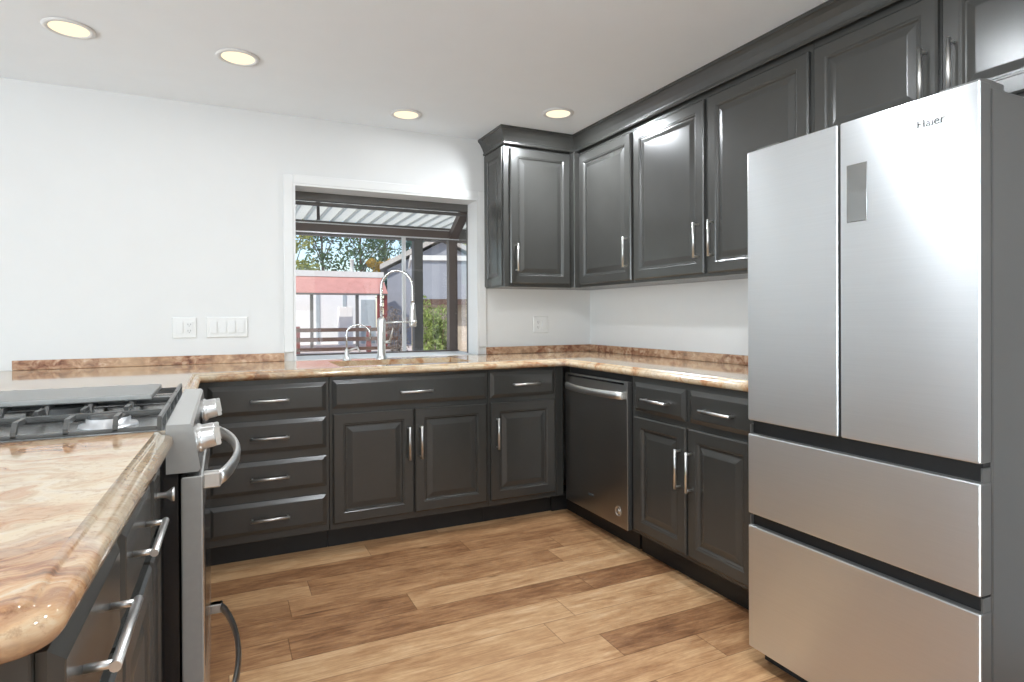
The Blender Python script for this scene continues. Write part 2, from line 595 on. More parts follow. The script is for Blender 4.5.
def plain_window(name, pts, label):
    w = thing(name, label, 'window')
    w['kind'] = 'structure'
    b = MB()
    (x0, x1, y0, y1, z0, z1) = pts
    lx = (x1 - x0) > (y1 - y0)
    t = 0.06
    if lx:
        for a in (x0, (x0 + x1) / 2 - t / 2, x1 - t): b.box(a, a + t, y0, y1, z0, z1)
        for a in (z0, z1 - t): b.box(x0 + t, x1 - t, y0 + .001, y1 - .001, a, a + t)
    else:
        for a in (y0, (y0 + y1) / 2 - t / 2, y1 - t): b.box(x0, x1, a, a + t, z0, z1)
        for a in (z0, z1 - t): b.box(x0 + .001, x1 - .001, y0 + t, y1 - t, a, a + t)
    b.build('window_frame', 'white_trim', w)
plain_window('added_window_2', (-4.4, -0.8, YR - .14, YR - .06, 0.4, 2.3), 'added wide white framed window in the rear wall, out of view')  # unseen, added to admit light from behind the camera
plain_window('added_window_3', (XL - .14, XL - .06, -5.8, -2.8, 0.4, 2.3), 'added wide white framed window in the left wall, out of view')  # unseen, added to admit light from the side

# ------------------------------------------------------------------ kitchen garden window
win = thing('window_1', 'projecting bronze framed garden window above the kitchen sink', 'window')
win['kind'] = 'structure'
b = MB()    # casing on the room side
cw, ct = 0.052, 0.014
b.box(WX0 - cw, WX0, -ct, -0.001, CT + .05, WZ1 + cw, .003)
b.box(WX1, WX1 + cw, -ct, -0.001, CT + .05, WZ1 + cw, .003)
b.box(WX0, WX1, -ct, -0.001, WZ1, WZ1 + cw, .003)
b.build('window_casing', 'white_trim', win)
b = MB()    # jamb liner
b.box(WX0 + .0005, WX0 + .012, -ct, WT, CT + .001, WZ1 - .0005)
b.box(WX1 - .012, WX1 - .0005, -ct, WT, CT + .001, WZ1 - .0005)
b.box(WX0 + .012, WX1 - .012, -ct, WT, WZ1 - .012, WZ1 - .0005)
b.build('window_jamb', 'white_trim', win)
GY = 0.47   # front plane of the projecting box
GXa, GXb = WX0 - .03, WX1 + .03
zf = 1.735  # top rail of the front
b = MB()    # house-side frame head and sides
b.box(GXa, GXb, WT + .002, WT + .05, 1.885, 1.99)
b.box(GXa, GXb, WT + .05, WT + .075, 1.862, 1.882)
b.box(GXa, WX0 + .012, WT + .002, WT + .05, CT - .03, 1.885)
b.box(WX1 - .004, GXb, WT + .002, WT + .05, CT - .03, 1.885)
b.build('head_frame', 'grey_frame', win)
b = MB()    # vertical vent bar set under the head
b.box(WX0 + .012, WX1 - .004, WT + .05, WT + .06, 1.905, 1.918)
b.build('head_bead', 'aluminium', win)
b = MB()
b.box(GXa, GXb, GY - .03, GY + .03, zf - .005, zf + .062)
b.box(GXa, GXb, GY - .03, GY + .03, CT - .055, CT + .010)
b.build('front_rail', 'bronze_frame', win)
b = MB()
b.box(GXa, GXb, GY - .034, GY - .03, zf + .05, zf + .056)
b.box(GXa, GXb, GY - .034, GY - .03, zf - .012, zf - .003)
b.build('rail_bead', 'aluminium', win)
for xa, xb in ((GXa, GXa + .055), (GXb - .075, GXb - .012)):
    MB().box(xa, xb, GY - .028, GY + .028, CT - .012, zf - .005).build('corner_post', 'bronze_frame', win)
    y0, z0, y1, z1 = WT + .04, 1.93, GY - .01, zf + .035
    MB().prism([(y0, z0), (y0, z0 - .055), (y1, z1 - .055), (y1, z1)], 'x', xa, xb).build('sloping_rafter', 'bronze_frame', win)
MB().box(-1.262, -1.238, GY - .012, GY + .012, CT - .012, zf - .005).build('front_mullion', 'aluminium', win)
MB().box(WX0 + .013, WX1 - .013, -.001, WT + .001, CT - .03, CT + .002).box(GXa + .001, GXb - .001, WT + .001, GY - .031, CT - .03, CT + .002).build('window_shelf', 'white_trim', win)
b = MB()
b.tube([(-1.845, .36, 1.905), (-1.84, .38, 1.80)], .010, 8)
b.lathe([(.018, 0), (.018, .02), (0, .02)], (-1.845, .36, 1.89), (0, 0, 1), 10)
b.build('vent_stay', 'grey_frame', win)
gl = MB()
gl.box(GXa + .05, GXb - .07, GY - .003, GY + .001, CT - .012, zf - .005)
gl.build('front_pane', 'window_glass', win)
MB().face([(GXa + .02, WT + .05, 1.925), (GXb - .02, WT + .05, 1.925), (GXb - .02, GY - .02, zf + .055), (GXa + .02, GY - .02, zf + .055)])
b = MB()
b.prism([(WT + .05, 1.922), (GY - .03, zf + .048), (GY - .03, zf + .052), (WT + .05, 1.926)], 'x', GXa + .05, GXb - .07)
b.build('roof_pane', 'window_glass', win)
for x in (GXa + .02, GXb - .03):
    MB().prism([(WT + .05, CT - .01), (GY - .03, CT - .01), (GY - .03, zf + .02), (WT + .05, 1.87)], 'x', x, x + .004).build('side_pane', 'window_glass', win)

# ------------------------------------------------------------------ cabinet builders (fronts face local -Y, local x to the right)
DT = 0.020
def raised_door(p, x0, x1, z0, z1, label=None):
    b = MB()
    b.panel(x0, x1, z0, z1, -0.0005, [(0, 0), (0, .014), (.006, .0195), (.050, .0195), (.055, .0165), (.0585, .0165), (.064, .0095), (.070, .0095), (.094, .0165), (.097, .0170)])
    return b.build('door', 'cabinet_paint', p)
def slab_drawer(p, x0, x1, z0, z1, name='drawer'):
    b = MB()
    b.panel(x0, x1, z0, z1, -0.0005, [(0, 0), (0, .009), (.004, .011), (.018, .0185), (.021, .0195)])
    return b.build(name, 'cabinet_paint', p)
def pull(p, x, z, vertical=False, L=0.172, y=-DT):
    b = MB()
    so, r = .030, .0062
    c = L * .31 * 1.0
    e = L / 2
    if vertical:
        b.tube([(x, y - so, z - e), (x, y - so, z + e)], r, 10)
        for s in (-1, 1): b.tube([(x, y + .002, z + s * e * .9), (x, y - so, z + s * e * .9)], r * .8, 8)
    else:
        b.tube([(x - e, y - so, z), (x + e, y - so, z)], r, 10)
        for s in (-1, 1): b.tube([(x + s * e * .9, y + .002, z), (x + s * e * .9, y - so, z)], r * .8, 8)
    return b.build('handle', 'brushed_nickel', p)
def base_box(p, w, depth, ztop=CT - CTH - .001, toe=.075, zt=.108, toe_x=(0, 0), sides=True):
    MB().box(0.0005, w - .0005, 0, depth, zt, ztop, .0015).build('carcass', 'cabinet_paint', p)
    MB().box(0.0005 + toe_x[0], w - .0005 - toe_x[1], toe, depth - .02, 0.0, zt).build('toe_kick', 'toe_black', p)

YF = -.616      # face-frame plane of the back run
XF = -.590      # face-frame plane of the right run
XLF = -2.549    # face-frame plane of the left run

# four-drawer unit
x0, x1 = -2.547, -1.932
c = thing('drawer_cabinet', 'dark grey base cabinet with four stacked drawers, next to the range', 'cabinet', (x0, YF, 0))
base_box(c, x1 - x0, -YF - .002)
for z0, z1 in ((.708, .848), (.526, .677), (.336, .487), (.145, .296)):
    d = slab_drawer(c, -2.469 - x0, -1.947 - x0, z0, z1)
    pull(d, -2.2075 - x0, (z0 + z1) / 2 - .004)
# sink unit
x0, x1 = -1.931, -1.077
c = thing('sink_cabinet', 'dark grey base cabinet with two doors under the sink and window', 'cabinet', (x0, YF, 0))
w = x1 - x0
b = MB()
for a, e in ((.0005, .018), (w - .018, w - .0005)): b.box(a, e, .02, -YF - .002, .108, CT - CTH - .001)
b.box(.0005, w - .0005, 0, .02, .108, CT - CTH - .001, .001)
b.box(.018, w - .018, .02, -YF - .002, .108, .126)
b.build('carcass', 'cabinet_paint', c)
MB().box(.0005, w - .0005, .075, -YF - .022, 0, .107).build('toe_kick', 'toe_black', c)
d = slab_drawer(c, -1.917 - x0, -1.085 - x0, .712, .855, 'drawer_front')
pull(d, -1.494 - x0, .778)
d = raised_door(c, -1.916 - x0, -1.506 - x0, .140, .686); pull(d, -1.535 - x0, .51, True)
d = raised_door(c, -1.499 - x0, -1.089 - x0, .140, .686); pull(d, -1.470 - x0, .51, True)
# single door unit
x0, x1 = -1.076, -0.640
c = thing('base_cabinet', 'narrow dark grey base cabinet, one drawer over one door, beside the dishwasher corner', 'cabinet', (x0, YF, 0))
base_box(c, x1 - x0, -YF - .002)
d = slab_drawer(c, -1.066 - x0, -.656 - x0, .712, .855); pull(d, -.848 - x0, .783)
d = raised_door(c, -1.065 - x0, -.656 - x0, .140, .686); pull(d, -1.030 - x0, .516, True)
# blind corner behind dishwasher
x0 = -.639
c = thing('corner_cabinet', 'plain dark grey filler panel in the corner between base cabinets and dishwasher', 'cabinet', (x0, YF, 0))
MB().box(0, .049, 0, .58, .108, CT - CTH - .001, .0015).build('filler_panel', 'cabinet_paint', c)
MB().box(0, .104, .06, .40, 0, .107).box(.104, .16, -.06, .40, 0, .107).build('toe_kick', 'toe_black', c)

# right run: base cabinet with 2 drawers and 2 doors
y0, y1 = -1.287, -2.096
c = thing('base_cabinet', 'dark grey base cabinet with two drawers over two doors, between dishwasher and refrigerator', 'cabinet', (XF, y0, 0), -PI / 2)
base_box(c, y0 - y1, -XF - .002, toe=.055)
for a, e in ((-1.322, -1.678), (-1.703, -2.060)):
    d = slab_drawer(c, y0 - a, y0 - e, .706, .846)
    pull(d, y0 - (a + e) / 2, .772)
for a, e, h in ((-1.322, -1.684, -1.652), (-1.696, -2.060, -1.722)):
    d = raised_door(c, y0 - a, y0 - e, .130, .681)
    pull(d, y0 - h, .50, True)

# dishwasher
y0 = -.672
c = thing('dishwasher', 'dark stainless dishwasher with curved bar handle, between corner and base cabinet', 'dishwasher', (XF, y0, 0), -PI / 2)
w = .602
MB().box(.004, w - .004, .012, .57, .108, CT - CTH - .003).build('tub', 'gap_black', c)
MB().box(.006, w - .006, .055, .50, 0.0, .107).build('toe_panel', 'toe_black', c)
d = MB().box(.003, w - .003, -.020, .010, .104, .838, .003, 2).build('door', ['stainless_dark', 'stainless_grey', 'stainless_edge'], c)
for p in d.data.polygons:
    p.material_index = 0 if p.normal.y < -.9 else (1 if p.normal.y > -.3 else 2)
b = MB()
pts = []
for i in range(15):
    s = i / 14
    pts.append((.030 + s * (w - .060), -.030 - .038 * math.sin(PI * s) ** 0.8, .768))
b.tube(pts, .019, 12, flat=(.55, 1.0))
for x in (.034, w - .034): b.box(x - .014, x + .014, -.034, -.019, .752, .784, .003)
b.build('handle', 'brushed_nickel', d)
MB().box(.030, w - .03, -.0205, -.018, .822, .832).build('control_strip', 'black_enamel', d)
b = MB()
b.lathe([(.026, 0), (.026, .0015), (.022, .002), (.022, .0012), (.012, .0012), (.012, .002), (0, .002)], (.520, -.0195, .181), (0, -1, 0), 32)
o = b.build('badge', 'brushed_nickel', d); o['label'] = 'round silver badge near the lower corner'
b = MB()
for i in range(6): b.box(.246 + i * .009, .252 + i * .009, -.0212, -.0195, .193, .203)
o = b.build('emblem', 'logo_grey', d)

# left run, near side: drawers over doors, then narrow knob drawer next to the range (fronts face +X)
ya, yb_ = -3.035, -2.172
c = thing('peninsula_cabinet', 'dark grey peninsula base cabinet in the near left corner, drawers over doors', 'cabinet', (XLF - .012, ya, 0), PI / 2 - .016)
w = yb_ - ya
base_box(c, w, .62)
for a, e in ((-3.022, -2.684), (-2.668, -2.345)):
    d = slab_drawer(c, a - ya, e - ya, .712, .858)
    pull(d, (a + e) / 2 - ya, .790)
    d = raised_door(c, a - ya, e - ya, .140, .686)
    pull(d, (a + .035 if a > -2.8 else e - .035) - ya, .51, True)
d = slab_drawer(c, -2.330 - ya, -2.182 - ya, .712, .858)
b = MB()
b.lathe([(.006, 0), (.006, .016), (.008, .02), (.0145, .028), (.0145, .032), (0, .033)], (-2.255 - ya, -.019, .795), (0, -1, 0), 16)
b.build('knob', 'brushed_nickel', d)
b = MB()
b.panel(-2.330 - ya, -2.182 - ya, .140, .686, -.0005, [(0, 0), (0, .014), (.006, .0195), (.03, .0195), (.036, .0095), (.04, .0095), (.052, .017)])
b.build('door', 'cabinet_paint', c)
b = MB()   # grooved end panel facing the camera side
b.box(.03, .60, -.012, -.0005, .108, CT - CTH - .001)
for i in range(15):
    x = .034 + i * .038
    b.box(x, x + .030, -.017, -.012, .112, CT - CTH - .004, .002)
o = b.build('end_panel', 'cabinet_paint', c)
o.rotation_euler = (0, 0, -PI / 2)
o.location = (0, .64, 0)
# left run far side: blind corner unit between range and back run
ya = -1.392
c = thing('corner_cabinet', 'dark grey corner base cabinet under the counter between range and drawers', 'cabinet', (XLF, ya, 0), PI / 2)
w = -.618 - ya
base_box(c, w, .62)
slab_drawer(c, .02, w - .13, .712, .848)
raised_door(c, .02, w - .13, .140, .686)
# living-room side of the peninsula
c = thing('peninsula_back_panel', 'dark grey panelled back of the peninsula facing the open room', 'panel', (-3.20, -1.0, 0))
b = MB()
b.box(-.04, 0, -2.085, 1.0 - .66 + .0, 0.0, CT - CTH - .001, .002)
b.build('back_board', 'cabinet_paint', c)

# ------------------------------------------------------------------ upper cabinets
UZ = 1.352
UD = .300
def upper_box(p, w, z0, depth=UD, z1=2.258):
    MB().box(.0005, w - .0005, 0, depth - .002, z0, z1, .0015).build('carcass', 'cabinet_paint', p)
UTOP = 2.205
# on the back wall, left of the corner
x0, x1 = -.828, -.345
c = thing('wall_cabinet', 'dark grey single door wall cabinet right of the window', 'cabinet', (x0, -UD, 0))
upper_box(c, x1 - x0, UZ)
d = raised_door(c, -.788 - x0, -.358 - x0, 1.372, UTOP + .012)
pull(d, -.752 - x0, 1.533, True)
b = MB()
b.panel(.012, UD - .012, 1.36, 2.225, -.0005, [(0, 0), (0, .006), (.004, .008), (.050, .008), (.056, .002), (.062, .002), (.082, .007)])
o = b.build('end_panel', 'cabinet_paint', c)
o.rotation_euler = (0, 0, -PI / 2)
o.location = (0, UD, 0)
# corner unit on the right wall
def right_upper(y0, y1, z0, label, doors):
    c = thing('wall_cabinet', label, 'cabinet', (-UD, y0, 0), -PI / 2)
    upper_box(c, y0 - y1, z0)
    for a, e, hz, h, zb in doors:
        d = raised_door(c, y0 - a, y0 - e, zb, UTOP)
        pull(d, y0 - h, hz, True)
    return c
c = thing('corner_cabinet', 'narrow dark grey upright filling the corner between the wall cabinets', 'cabinet', (-.344, -.002, 0))
MB().box(0, .342, -.343, 0, UZ, 2.230, .0015).build('filler_panel', 'cabinet_paint', c)
right_upper(-.346, -.924, UZ, 'dark grey wall cabinet with one door, first on the right wall from the corner', [(-.360, -.912, 1.530, -.880, 1.368)])
right_upper(-.925, -2.076, UZ, 'dark grey double door wall cabinet above the counter left of the refrigerator', [(-.938, -1.487, 1.530, -1.452, 1.368), (-1.513, -2.064, 1.530, -1.550, 1.368)])
right_upper(-2.077, -3.03, 1.792, 'short dark grey double door wall cabinet above the refrigerator', [(-2.088, -2.541, 1.945, -2.506, 1.808), (-2.554, -3.010, 1.945, -2.592, 1.808)])

# crown moulding following the cabinet fronts
def sweep_profile(b, path, prof, smooth=False):
    """path: XY points, outward side on the left of travel; prof: (offset outward, z)"""
    P = [Vector((x, y)) for x, y in path]
    n = len(P)
    offs = []
    for i in range(n):
        ds = []
        if i > 0: ds.append((P[i] - P[i - 1]).normalized())
        if i < n - 1: ds.append((P[i + 1] - P[i]).normalized())
        ns = [Vector((-d.y, d.x)) for d in ds]
        if len(ns) == 1: offs.append(ns[0])
        else:
            m = (ns[0] + ns[1]).normalized()
            offs.append(m / max(.2, m.dot(ns[0])))
    rows = []
    for (o, z) in prof:
        rows.append([b.bm.verts.new((P[i].x + offs[i].x * o, P[i].y + offs[i].y * o, z)) for i in range(n)])
    for r in range(len(rows) - 1):
        for i in range(n - 1):
            b.bm.faces.new([rows[r][i], rows[r][i + 1], rows[r + 1][i + 1], rows[r + 1][i]]).smooth = smooth
    return rows
b = MB()
prof = [(.0, 2.232), (.006, 2.232), (.010, 2.238), (.010, 2.246), (.006, 2.250), (.008, 2.258), (.016, 2.278), (.030, 2.303), (.040, 2.316), (.046, 2.319), (.046, H - .001), (.0, H - .001), (.0, 2.232)]
fx = UD + .0215
rows = sweep_profile(b, [(-fx, -3.03), (-fx, -fx), (-.8285, -fx), (-.8285, -.001)], prof)
# travel keeps the room on the left
for i in (0, -1):
    try: b.bm.faces.new([r[i] for r in rows[:-1]])
    except ValueError: pass
b.box(-UD + .01, -.01, -3.03, -.3, 2.262, H - .001)
tag(b.build('crown_molding', 'cabinet_paint'), 'dark grey crown molding running along the top of all wall cabinets', 'molding')

# ------------------------------------------------------------------ countertops
edge = [(.036, CT), (.032, CT - .0004), (.029, CT - .0015), (.027, CT - .0035), (.0262, CT - .0055), (.0245, CT - .0068), (.018, CT - .0074), (.012, CT - .0085), (.007, CT - .0108), (.003, CT - .0145), (.0008, CT - .0195), (0, CT - .025), (.0012, CT - .031), (.005, CT - .037), (.010, CT - .0405), (.015, CT - CTH), (.05, CT - CTH)]
edge = [(-o, z) for o, z in edge]
EX, EY, EL = -.607, -.658, -2.495
INS = .036
ct = MB()
XW = -3.62
# sink cut-out
SX0, SX1, SY0, SY1 = -1.865, -1.125, -.535, -.150
def ctbox(x0, x1, y0, y1):
    ct.box(x0, x1, y0, y1, CT - CTH, CT)
ctbox(XW, EL - INS, -1.392, -.002)
ctbox(EL - INS, SX0, EY + INS, -.002)
ctbox(SX1, EX + INS, EY + INS, -.002)
ctbox(SX0, SX1, EY + INS, SY0)
ctbox(SX0, SX1, SY1, -.002)
ctbox(EX + INS, -.002, -2.098, -.002)
sweep_profile(ct, [(EX, -2.098), (EX, EY), (EL, EY), (EL, -1.392)], edge, True)
# sill strip of stone running into the window opening
counter = ct.build('countertop', 'granite', fix=True)
tag(counter, 'polished granite countertop along the back and right walls around the sink', 'countertop')
SPZ = .962
for q in ((-3.33, WX0 - cw - .001, -.020, -.001), (WX1 + cw + .001, -.022, -.020, -.001), (-.021, -.001, -2.098, -.001)):
    o = MB().box(*q, CT + .0005, SPZ, .002).build('backsplash', 'granite_speckled', counter)
    o['label'] = 'low darker speckled granite upstand'

b = MB()
y_s, y_n, rr = -2.166, -3.075, .045
XA, XN = -2.504, -2.533
arc = []
for i in range(11):
    t = i / 10 * PI / 2
    arc.append((XN - rr + rr * math.cos(t), y_n + rr - rr * math.sin(t)))
path2 = [(XA, y_s)] + arc + [(XW, y_n)]
rows = sweep_profile(b, path2, edge, True)
top = rows[0]
v1 = b.bm.verts.new((XW, y_s, CT)); v2 = None
b.bm.faces.new(list(top) + [v1])
bot = rows[-1]
v3 = b.bm.verts.new((XW, y_s, CT - CTH))
b.bm.faces.new(list(bot) + [v3])
b.bm.faces.new([r[0] for r in rows] + [v3, v1])
b.bm.faces.new([r[-1] for r in rows] + [v3, v1])
tag(b.build('countertop', 'granite'), 'cream and rust granite peninsula countertop with rounded corner in front of the range', 'countertop')

# ------------------------------------------------------------------ sink and faucets
c = thing('sink', 'stainless undermount sink set in the countertop under the window', 'sink', ((SX0 + SX1) / 2, (SY0 + SY1) / 2, CT - .22))
def sink_bowl(xa, xb):
    b = MB()
    hx, hy = (xb - xa) / 2, (SY1 - SY0) / 2
    cx = (xa + xb) / 2
    loops = []
    zt, zb = .177, .0
    for (ins, z) in ((-.006, zt), (.006, zt), (.010, zt - .006), (.018, .03), (.035, .008), (.06, .0)):
        lp = []
        rad = .05
        for q, (sx, sy) in enumerate(((1, 1), (-1, 1), (-1, -1), (1, -1))):
            for k in range(5):
                t = (q + k / 4) * PI / 2
                lp.append(b.bm.verts.new((cx + sx * (hx - ins - rad) + rad * math.cos(t), sy * (hy - ins - rad) + rad * math.sin(t), z)))
        loops.append(lp)
    for i in range(len(loops) - 1):
        n = len(loops[i])
        for k in range(n):
            f = b.bm.faces.new([loops[i][k], loops[i][(k + 1) % n], loops[i + 1][(k + 1) % n], loops[i + 1][k]])
            f.smooth = True
    b.bm.faces.new(loops[-1])
    return b
L = SX1 - SX0
for xa, xb in ((-L / 2 + .006, -.012), (.012, L / 2 - .006)):
    o = sink_bowl(xa, xb).build('bowl', 'stainless_range', c)
    b = MB()
    b.lathe([(.0, .004), (.03, .004), (.042, .006), (.044, .002)], ((xa + xb) / 2, 0, 0), (0, 0, 1), 20)
    b.build('drain', 'chrome', o)

fx_, fy_ = -1.545, -.095
c = thing('faucet', 'tall chrome gooseneck faucet standing behind the sink', 'faucet', (fx_, fy_, CT))
b = MB()
b.lathe([(.034, 0), (.034, .006), (.029, .012), (.026, .03), (.0235, .06), (.0235, .235), (.019, .245), (.0, .246)], (0, 0, 0.0005), (0, 0, 1), 24)
b.build('body', 'brushed_nickel', c)
dx, dy = .165, -.10
pts = []
for i in range(19):
    t = i / 18 * PI
    s = (1 - math.cos(t)) / 2
    pts.append((dx * s, dy * s, .425 + .105 * math.sin(t)))
pts = [(0, 0, .24), (0, 0, .33)] + pts + [(dx, dy, .35), (dx, dy, .33)]
b = MB(); b.tube(pts, .0075, 10)
b.build('hose', 'chrome', c)
b = MB()   # spring coil around the arch
dense = []
for i in range(len(pts) - 1):
    a, e = Vector(pts[i]), Vector(pts[i + 1])
    k = max(1, int((e - a).length / .004))
    for j in range(k): dense.append(a.lerp(e, j / k))
side = Vector((-dy, dx, 0)).normalized()
coil = []
for i, p in enumerate(dense):
    d = (dense[min(i + 1, len(dense) - 1)] - dense[max(i - 1, 0)]).normalized()
    nrm = side.cross(d)
    t = i * 1.9
    coil.append(p + side * (.0125 * math.cos(t)) + nrm * (.0125 * math.sin(t)))
b.tube(coil, .0018, 5)
b.build('spring', 'chrome', c)
b = MB()
b.lathe([(.010, 0), (.016, -.01), (.017, -.06), (.020, -.10), (.022, -.135), (.019, -.142), (0, -.142)], (dx, dy, .335), (0, 0, 1), 20)
b.build('spray_head', 'brushed_nickel', c)
b = MB()
b.tube([(0, 0, .215), (dx * .5, dy * .5, .222), (dx * .93, dy * .93, .222)], .006, 8)
b.lathe([(.021, -.008), (.024, -.008), (.024, .008), (.021, .008), (.021, -.008)], (dx, dy, .222), (0, 0, 1), 20)
b.build('holder_arm', 'brushed_nickel', c)
b = MB()
b.tube([(.02, -.008, .10), (.045, -.02, .105)], .010, 10)
b.tube([(.045, -.02, .105), (.055, -.035, .16), (.060, -.045, .185)], [.006, .005, .004], 8)
b.build('lever', 'brushed_nickel', c)

c = thing('filter_faucet', 'small chrome drinking water faucet with thin curved spout, left of the tall faucet', 'faucet', (-1.752, -.105, CT))
b = MB()
b.lathe([(.024, 0), (.024, .005), (.018, .012), (.013, .03), (.011, .060), (.008, .066), (0, .067)], (0, 0, .0005), (0, 0, 1), 20)
b.build('body', 'brushed_nickel', c)
pts = [(0, 0, .06), (0, 0, .135)]
for i in range(13):
    t = i / 12 * PI * .92
    s = (1 - math.cos(t)) / 2
    pts.append((.125 * s, -.06 * s, .155 + .052 * math.sin(t)))
pts.append((.127, -.062, .125))
b = MB(); b.tube(pts, .0052, 8)
b.build('spout', 'chrome', c)
b = MB()
b.tube([(.006, -.004, .052), (.03, -.016, .066), (.058, -.03, .074)], [.007, .006, .0075], 8)
b.tube([(.055, -.028, .074), (.072, -.036, .045)], [.006, .004], 8)
b.build('lever', 'brushed_nickel', c)

# ------------------------------------------------------------------ gas range (front faces +X)
RX, RY = -2.446, -2.161
c = thing('gas_range', 'stainless steel gas range between the two left countertops', 'range', (RX, RY, 0), PI / 2)
RW = .762
MB().box(.004, RW - .004, .050, .665, .045, .905).build('body', 'black_enamel', c)
for x in (.06, RW - .06):
    for y in (.12, .60): MB().lathe([(.018, 0), (.018, .03), (.012, .034), (.012, .046), (0, .046)], (x, y, 0), (0, 0, 1), 14).build('foot', 'rubber', c)
b = MB()
b.box(.003, RW - .003, .0745, .668, .9055, .9145)
b.box(.004, RW - .004, .620, .668, .918, .945, .004)
cook = b.build('cooktop', 'stainless_range', c)
cp = MB().prism([(.074, .926), (.026, .9255), (.020, .919), (.005, .823), (.010, .816), (.074, .816)], 'x', 0, RW).build('control_panel', ['stainless_range', 'range_side'], c)
def side_faces(o):
    for p in o.data.polygons:
        p.material_index = 1 if abs(p.normal.x) > .9 else 0
side_faces(cp)
ax = Vector((0, -.985, .17)).normalized()
for kx in (.112, .178, .610, .690):
    b = MB()
    b.lathe([(.030, 0), (.030, .004), (.027, .008), (.0255, .009), (.0245, .034), (.0225, .037), (0, .037)], (kx, .0128, .868), ax, 24)
    o = b.build('knob', 'brushed_nickel', cp)
    b = MB()
    m = Matrix.Translation(Vector((kx, .0128, .868)) + ax * .036) @ ax.to_track_quat('-Y', 'Z').to_matrix().to_4x4()
    t = bmesh.new(); bmesh.ops.create_cube(t, size=1)
    for v in t.verts: v.co = Vector((v.co.x * .012, v.co.y * .014 - .005, v.co.z * .046))
    bmesh.ops.bevel(t, geom=t.edges[:], offset=.002, segments=2, affect='EDGES')
    b.merge(t, m)
    b.build('grip', 'brushed_nickel', o)
b = MB()
b.panel(.30, .47, .846, .894, .0, [(0, 0), (0, .001)])
dsp = b.build('display', 'black_enamel', cp)
dsp.location = (0, 0.0105, 0)
# oven door and drawer
door = MB().box(.002, RW - .002, 0, .046, .262, .806, .004, 2).build('oven_door', ['stainless_range', 'range_side'], c)
side_faces(door)
b = MB(); b.panel(.075, RW - .075, .33, .72, .0008, [(0, 0), (.0, .0012), (.003, .002)])
b.build('door_glass', 'black_enamel', door)
def bow_handle(p, z, out, mat, thick):
    b = MB()
    pts = []
    for i in range(17):
        s = i / 16
        pts.append((.055 + s * (RW - .11), -.030 - (out - .030) * math.sin(PI * s) ** .75, z))
    b.tube(pts, thick, 12, flat=(.5, 1.0))
    for x in (.058, RW - .058): b.box(x - .016, x + .016, -.036, .001, z - thick * .95, z + thick * .95, .003)
    return b.build('handle', mat, p)
bow_handle(door, .782, .078, 'brushed_nickel', .019)
drw = MB().box(.002, RW - .002, 0, .046, .062, .254, .004, 2).build('storage_drawer', ['stainless_range', 'range_side'], c)
side_faces(drw)
bow_handle(drw, .195, .078, 'stainless_dark', .016)  # darker metal colour stands in for the dark floor reflected in this handle
# burners
for bx, by, r in ((.135, .20, .045), (.135, .47, .036), (.381, .335, .05), (.627, .20, .036), (.627, .47, .045)):
    b = MB()
    b.lathe([(r * 1.35, 0), (r * 1.3, .006), (r, .008), (r, .018), (r * .95, .020)], (bx, by, .915), (0, 0, 1), 24)
    o = b.build('burner', 'aluminium', cook)
    b = MB()
    b.lathe([(r * .9, .0), (r * .92, .006), (r * .8, .010), (0, .011)], (bx, by, .9335), (0, 0, 1), 24)
    b.build('burner_cap', 'cast_iron', o)
# grates
def grate(x0, x1):
    # low outer rails, raised fingers reaching in over each burner, tall front and back rails on feet
    b = MB()
    y0, y1 = .082, .612
    t, zt, zb = .009, .947, .937
    xm = (x0 + x1) / 2
    for ya_ in (y0, y1 - t):
        b.box(x0, x1, ya_, ya_ + t, zb, zt, .002)
    for xa in (x0, x1 - t):
        b.box(xa, xa + t, y0 + t, y1 - t, .9165, .9255, .002)
    b.box(xm - t / 2, xm + t / 2, y0 + t, y1 - t, zb, zt, .002)
    for k in range(1, 6):
        y = y0 + (y1 - y0) * k / 6
        for xa, s_ in ((x0, 1), (x1, -1)):
            xe = xa + s_ * (xm - x0 - .048)
            b.prism([(xa, .920), (xa + s_ * .009, .920), (xa + s_ * .022, .940), (xe, .941), (xe, .951), (xa + s_ * .016, .951), (xa, .932)], 'y', y - t / 2, y + t / 2)
    for xa in (x0 + .005, xm, x1 - .005):
        for ya_ in (y0 + .0045, y1 - .0045):
            b.box(xa - .005, xa + .005, ya_ - .0045, ya_ + .0045, .9152, zb + .002)
    return b.build('grate', 'cast_iron', c)
for x0, x1 in ((.006, .253), (.258, .504), (.509, .756)): grate(x0, x1)
b = MB()
b.box(.288, .560, .126, .585, .9520, .967, .003, 2)
gr = b
tag(gr.build('griddle', 'griddle_metal'), 'flat grey griddle plate lying across the middle grates of the range', 'griddle')
bpy.data.objects['griddle'].location = (RX, RY, 0)
bpy.data.objects['griddle'].rotation_euler = (0, 0, PI / 2)

# ------------------------------------------------------------------ refrigerator (front faces -X)
FX, FY = -.817, -2.224
c = thing('refrigerator', 'tall stainless four door refrigerator at the right of the kitchen', 'refrigerator', (FX, FY, 0), -PI / 2)
FW, FG = .691, .334
MB().box(.001, FW - .001, .052, .74, .035, 1.700, .004, 2).build('body', 'fridge_side', c)
b = MB(); b.box(.01, FW - .01, .065, .70, .0, .034)
b.build('base_grille', 'rubber', c)
b = MB(); b.box(.006, FW - .006, .020, .051, .060, 1.69)
b.build('gasket', 'gap_black', c)
def skin(o):
    # brushed front sheet, painted sides
    for p in o.data.polygons:
        n = p.normal
        p.material_index = 0 if n.y < -.9 else (1 if n.y > -.3 else 2)
    return o
def fdoor(name, x0, x1, z0, z1):
    b = MB()
    b.box(x0, x1, 0.0, .046, z0, z1, .004, 2)
    return skin(b.build(name, ['stainless', 'fridge_side', 'stainless_edge'], c))
